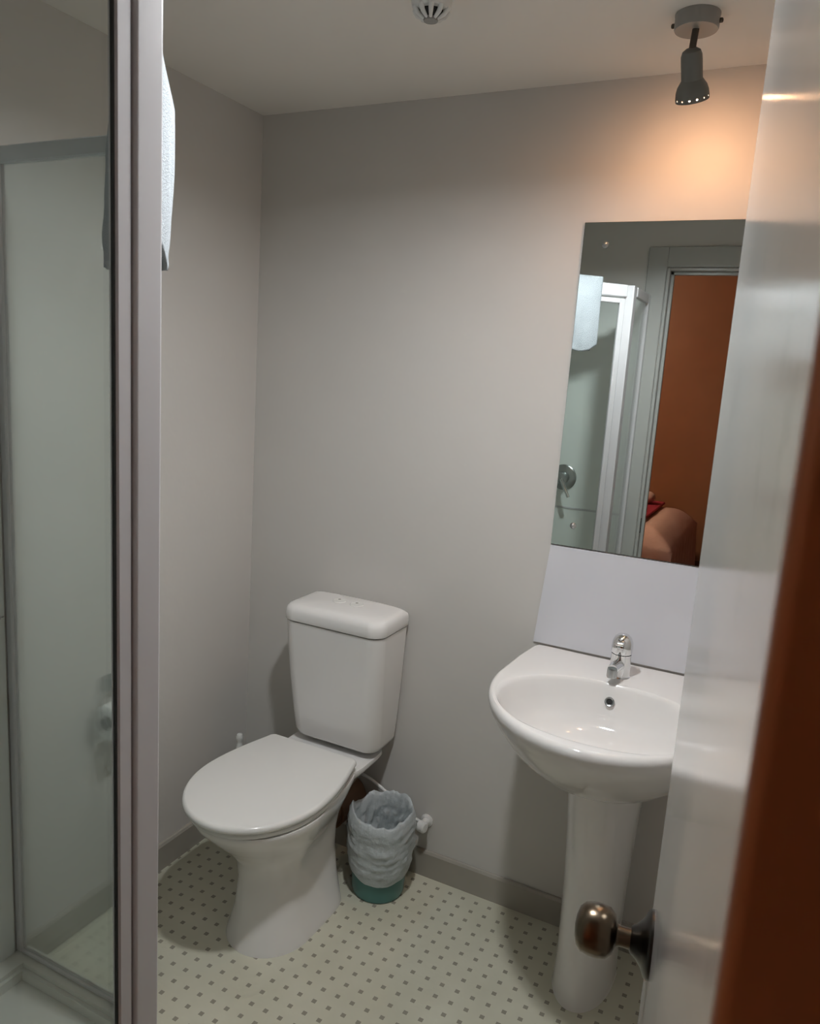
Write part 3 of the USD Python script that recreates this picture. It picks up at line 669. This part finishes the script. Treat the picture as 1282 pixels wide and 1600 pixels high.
def shade():
    n = 72
    prof_o = [(0.0005, -0.002), (0.012, 0.0), (0.020, 0.006), (0.0235, 0.016), (0.0240, 0.028), (0.0240, 0.072), (0.0275, 0.078), (0.0335, 0.088), (0.0370, 0.100), (0.0385, 0.114), (0.0385, 0.122)]
    prof_i = [(r - 0.0012, h + 0.0002 if r > 0.02 else h + 0.0014) for r, h in prof_o[1:]]
    prof_i[-1] = (prof_o[-1][0] - 0.0012, prof_o[-1][1])
    prof_o = [(r * LR, h * LS) for r, h in prof_o]; prof_i = [(r * LR, h * LS) for r, h in prof_i]
    full = prof_o + prof_i[::-1] + [(0.0005, 0.0009)]
    m_ = lathe(full, (0, 0, 0), (0, 0, 1), n)
    man = Manifold(m3.Mesh(np.array(m_.vertices, np.float32), np.array(m_.faces, np.uint32)))
    if man.is_empty() or man.volume() <= 0:
        return m_
    for k in range(14):
        a = 2 * PI * (k + 0.3) / 14
        c_ = Manifold.cylinder(0.02, 0.0016, 0.0016, 12).rotate((0, 90, 0)).translate((0.025, 0, 0.1140 * LS)).rotate((0, 0, math.degrees(a)))
        man = man - c_
    return tm(man)
def place(m_, base, axis):
    u, w, d = frame_of(axis); M4 = np.eye(4); M4[:3, 0] = u; M4[:3, 1] = w; M4[:3, 2] = d; M4[:3, 3] = base
    q = tm(m_).copy(); q.apply_transform(M4); return q
sd = part(sl, 'shade', place(shade(), K0, AX), LAMPW, smooth=30)
part(sl, 'bulb', lathe([(r * 0.84, h * LS) for r, h in [(0.010, 0.055), (0.012, 0.072), (0.0165, 0.084), (0.0195, 0.096), (0.0195, 0.112), (0.0160, 0.121), (0.0095, 0.126), (0.0005, 0.1275)]], K0, AX, 32), E_SPOT, label='lit warm bulb inside the shade')

# ================================================================== SMOKE DETECTOR
SD = np.array([0.815, -0.545, H])
sk = thing('smoke_detector', 'white round smoke detector on the ceiling at top edge', 'smoke detector', tuple(SD))
part(sk, 'base', lathe([(0.050, 0), (0.050, -0.006), (0.047, -0.009), (0.040, -0.010)], SD), WPLAST)
part(sk, 'body', lathe([(0.0395, -0.008), (0.0395, -0.022), (0.0375, -0.031), (0.0335, -0.036), (0.030, -0.037)], SD), WPLAST)
part(sk, 'sensor_core', lathe([(0.024, -0.034), (0.022, -0.042), (0.013, -0.050)], SD), DARK)
for k in range(10):
    a = 2 * PI * k / 10 + 0.12; d = np.array([math.cos(a), math.sin(a), 0])
    part(sk, 'rib', tube([SD + d * 0.0335 + [0, 0, -0.033], SD + d * 0.027 + [0, 0, -0.044], SD + d * 0.0135 + [0, 0, -0.0515]], [0.0056, 0.0048, 0.0032], 10), WPLAST)
part(sk, 'test_button', lathe([(0.0135, -0.049), (0.0145, -0.052), (0.0135, -0.0555), (0.0005, -0.0565)], SD), GPLAST)

# ================================================================== CEILING LIGHT (above the frame; lights the room)
ML = np.array([*MAIN_POS, H])
cl_ = thing('ceiling_light', 'small white surface ceiling light above the middle of room', 'ceiling light', tuple(ML))
part(cl_, 'housing', lathe([(0.062, 0), (0.062, -0.118), (0.058, -0.121), (0.056, -0.118), (0.056, -0.105), (0.0005, -0.105)], ML, (0, 0, 1), 64), WPLAST)
part(cl_, 'diffuser', lathe([(0.046, -0.106), (0.046, -0.111), (0.0005, -0.112)], ML, (0, 0, 1), 48), E_MAIN)

# ================================================================== BEDROOM (seen in the mirror)
bd = thing('bed', 'bed with dusty pink cover, seen through doorway in the mirror', 'bed', (0.3, -4.1, 0))
bx0, bx1, by0, by1 = -0.95, 0.90, -4.62, -3.30
part(bd, 'bed_base', box(bx0 + 0.02, bx1 - 0.05, by0 + 0.03, by1 - 0.03, 0.05, 0.30, 0.02), BROWN_TRIM)
part(bd, 'mattress', box(bx0 + 0.05, bx1 - 0.10, by0 + 0.08, by1 - 0.10, 0.30, 0.53, 0.09), BEDC)
def cover():
    nx, ny = 70, 60
    xs = np.linspace(0, 1, nx); rings = []
    xs = np.linspace(bx0, bx1 + 0.02, nx); V = []
    def h(x, y):
        d = min(bx1 + 0.02 - x, y - (by0 - 0.02), (by1 + 0.02) - y)
        return 0.590 - 0.13 * max(0, 1 - d / 0.20) ** 2.0
    top = np.array([[(x, y, h(x, y) + 0.012 * (meshkit.noise(np.array([x * 6, y * 6, 0.3]), 4) - 0.5)) for y in np.linspace(by0 - 0.02, by1 + 0.02, ny)] for x in xs])
    V = top.reshape(-1, 3); F = []
    for i in range(nx - 1):
        for j in range(ny - 1):
            a = i * ny + j; F += [(a, a + ny, a + 1), (a + 1, a + ny, a + ny + 1)]
    # skirts that hang down on the foot (x1) and the two long sides
    V = list(map(tuple, V)); 
    def skirt(idx, out):
        nonlocal V, F
        prev = idx
        for k in range(1, 7):
            cur = []
            for q, i0 in enumerate(idx):
                x, y, z = V[i0]; w_ = 0.02 * math.sin(q * 0.9) * k / 6 + 0.012 * k / 6
                V.append((x + out[0] * w_, y + out[1] * w_, z - k * 0.06 + 0.008 * math.sin(q * 0.5))); cur.append(len(V) - 1)
            for a, b, c, d in zip(prev[:-1], prev[1:], cur[1:], cur[:-1]):
                F += [(a, b, c), (a, c, d)]
            prev = cur
    skirt([(nx - 1) * ny + j for j in range(ny)], (1, 0))
    skirt([i * ny + ny - 1 for i in range(nx)], (0, 1))
    skirt([i * ny for i in range(nx)], (0, -1))
    t_ = trimesh.Trimesh(np.array(V), np.array(F), process=False); trimesh.repair.fix_normals(t_); return t_
part(bd, 'bed_cover', cover(), BEDC, smooth=True)
single('red_throw', box(-0.90, 0.67, -4.52, -3.40, 0.598, 0.620, 0.010), REDB, 'dark red throw spread over the head half of bed', 'blanket')
def cushion(c, a, b, h):
    s = trimesh.creation.icosphere(3); v = s.vertices
    s.vertices = np.array(c) + np.stack([a * np.sign(v[:, 0]) * np.abs(v[:, 0]) ** 0.7, b * np.sign(v[:, 1]) * np.abs(v[:, 1]) ** 0.7, h * v[:, 2]], 1); return s
single('cushion', cushion((0.52, -4.30, 0.671), 0.10, 0.07, 0.05), PINK, 'small pale pink cushion lying on the red throw', 'cushion', smooth=True)
bl = thing('bedroom_light', 'round bedroom ceiling light over the bed', 'ceiling light', (-0.75, -3.2, 2.6))
part(bl, 'fitting', lathe([(0.07, 0), (0.07, -0.02), (0.05, -0.025)], (-0.75, -3.2, 2.6)), WPLAST)
part(bl, 'globe', lathe([(0.05, -0.02), (0.12, -0.05), (0.14, -0.09), (0.12, -0.13), (0.06, -0.155), (0.0005, -0.16)], (-0.75, -3.2, 2.6)), E_BED)
